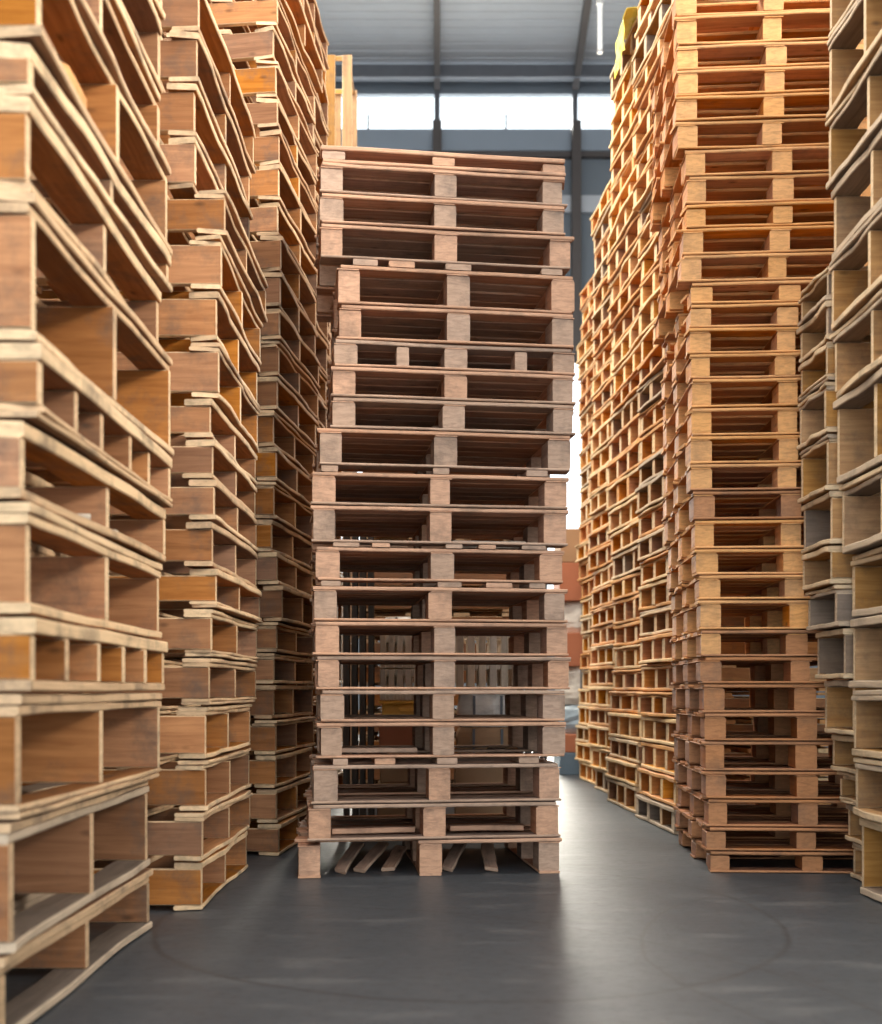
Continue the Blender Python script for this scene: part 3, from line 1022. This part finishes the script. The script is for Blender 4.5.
# ribbed roof sheet as real corrugation (ribs run across)
def roof(name, y0, y1, z0, z1, mat, ribs):
    v, f = [], []
    prof = []
    n = int(abs(y1 - y0) / 0.15)
    for i in range(n):
        for (t, h) in ((0.0, 0), (0.62, 0), (0.70, .016), (0.92, .016)):
            u = (i + t) / n
            prof.append((y0 + (y1 - y0) * u, z0 + (z1 - z0) * u + h))
    prof.append((y1, z1))
    for x in (XL, XR):
        for (y, z) in prof:
            v.append((x, y, z))
    k = len(prof)
    for i in range(k - 1):
        f.append((i, i + 1, k + i + 1, k + i))
    me = bpy.data.meshes.new(name)
    me.from_pydata(v, [], f)
    me.materials.append(mat)
    o = bpy.data.objects.new(name, me)
    C.objects.link(o)
    md = o.modifiers.new('thick', 'SOLIDIFY')
    md.thickness = 0.03
    md.offset = 1
    return struct(o)


zr0 = ZE + .05
roof('ceiling', YR, RIDGE, zr0, zr0 + SL * (YR - RIDGE), M['roofsheet'], True)
# front slope
v = [(XL, YF, zr0 + SL * (YR - RIDGE) - SL * (RIDGE - YF)), (XR, YF, zr0 + SL * (YR - RIDGE) - SL * (RIDGE - YF))]
roof('ceiling_front', YF, RIDGE, zr0 + SL * (YR - 2 * RIDGE + YF), zr0 + SL * (YR - RIDGE), M['roofsheet'], True)


def beam(name, p0, p1, w, h, mat):
    p0, p1 = Vector(p0), Vector(p1)
    d = (p1 - p0)
    L_ = d.length
    o = boxes(name, [(0, 0, 0, L_, w, h)], mat)
    o.location = (p0 + p1) / 2
    o.rotation_euler = d.to_track_quat('X', 'Z').to_euler()
    return struct(o)


for xcol in cols:
    beam('beam_rafter', (xcol, YR - .1, zr0 - .20), (xcol, RIDGE, zr0 - .20 + SL * (YR - RIDGE)), .11, .22, M['brownsteel'])
for k, yy in enumerate((YR - .35, 16.2, 12.5, 9.0)):
    z_ = zr0 + SL * (YR - yy) - (.22 if k == 0 else .12)
    B('beam_purlin', [(0, yy, z_, XR - XL, .16, .22)], M['steel'])

# hanging tube lamp near the second rafter
LX, LY = xof(600, 14.0), 14.0
zl = zof(53, LY)
lamp = empty('hanging_tube_lamp', (LX, LY, zl), 0, 'slim pale tube lamp hanging under the roof beside a rafter', 'lamp')


def cyl(name, r_, z0, z1, mat, parent, n=16):
    v, f = [], []
    for z in (z0, z1):
        for i in range(n):
            a_ = 2 * math.pi * i / n
            v.append((math.cos(a_) * r_, math.sin(a_) * r_, z))
    for i in range(n):
        i2 = (i + 1) % n
        f.append((i, i2, n + i2, n + i))
    f.append(tuple(reversed(range(n)))); f.append(tuple(n + i for i in range(n)))
    me = bpy.data.meshes.new(name)
    me.from_pydata(v, [], f)
    me.materials.append(mat)
    o = bpy.data.objects.new(name, me)
    C.objects.link(o)
    o.parent = parent
    return o


cyl('tube', .030, 0.03, .62, M['tube'], lamp)
cyl('lower_cap', .036, 0.0, .03, M['lamp_body'], lamp)
cyl('upper_cap', .045, .62, .72, M['lamp_body'], lamp)
cyl('cable', .008, .72, zr0 + SL * (YR - LY) - zl - .0, M['steel'], lamp)

# ------------------------------------------------------------------ light
w = bpy.data.worlds.new('World')
bpy.context.scene.world = w
w.use_nodes = True
bg = w.node_tree.nodes['Background']
bg.inputs[0].default_value = (0.92, 0.96, 1.0, 1)
bg.inputs[1].default_value = 2.6


def area(name, loc, target, sx, sy, power, col=(1, 1, 1)):
    l = bpy.data.lights.new(name, 'AREA')
    l.shape = 'RECTANGLE'
    l.size, l.size_y = sx, sy
    l.energy = power
    l.color = col
    o = bpy.data.objects.new(name, l)
    C.objects.link(o)
    o.location = loc
    o.rotation_euler = (Vector(target) - Vector(loc)).to_track_quat('-Z', 'Y').to_euler()
    return o


# daylight through the glazing strip; the other lamps are added to brighten the stacks
area('daylight_strip', (0, YR + 1.6, (zs0 + zs1) / 2 + .5), (0, 6.0, 3.0), XR - XL, 1.6, 3600, (1.0, 0.95, 0.88))
area('added_backlight', ((DX0 + DX1) / 2, YR + .3, (DZ0 + DZ1) / 2), ((DX0 + DX1) / 2, 6, 4.2), DX1 - DX0, DZ1 - DZ0, 3000, (1.0, 0.90, 0.76))  # added lamp, backlight through the added rear window
area('overhead_fill', (-0.3, 2.7, 8.6), (0.2, 3.6, 1.0), 2.6, 1.8, 400, (1.0, 0.93, 0.84))  # added lamp under the closed roof, lights the stack fronts from above
area('stack_wall_fill', (-2.3, 8.0, 8.6), (1.3, 7.3, 2.6), 3.0, 4.0, 1300, (1.0, 0.92, 0.78))  # added lamp, brightens the aisle faces of the far stacks
area('side_fill', (XR - .15, -0.8, 6.4), (-0.6, 3.9, 4.5), 5.0, 3.0, 500, (1.0, 0.92, 0.82)).data.spread = R(46)  # added lamp inside the closed side wall, brightens the board edges
area('front_fill', (0.6, -4.6, 3.2), (0.1, 4.5, 1.9), 7.0, 4.6, 24, (0.80, 0.90, 1.0))  # added bluish fill behind the camera, with no door there

# ------------------------------------------------------------------ camera
cam = bpy.data.cameras.new('camera')
cam.sensor_fit = 'VERTICAL'
cam.sensor_height = 36.0
cam.sensor_width = 36.0 * 882 / 1024
cam.lens = F / 1024 * 36.0
cam.shift_y = (HORIZON - 512) / 1024
cam.dof.use_dof = True
cam.dof.focus_distance = 4.9
cam.dof.aperture_fstop = 2.1
cam.clip_end = 200
co = bpy.data.objects.new('camera', cam)
C.objects.link(co)
co.location = (0, 0, EYE)
co.rotation_euler = (R(90), 0, 0)
sc = bpy.context.scene
sc.camera = co
sc.view_settings.view_transform = 'Standard'
sc.view_settings.look = 'None'
sc.view_settings.gamma = 1
sc.view_settings.use_curve_mapping = False
sc.view_settings.exposure = -0.08
sc.cycles.use_denoising = True
sc.cycles.max_bounces = 8
sc.cycles.diffuse_bounces = 3
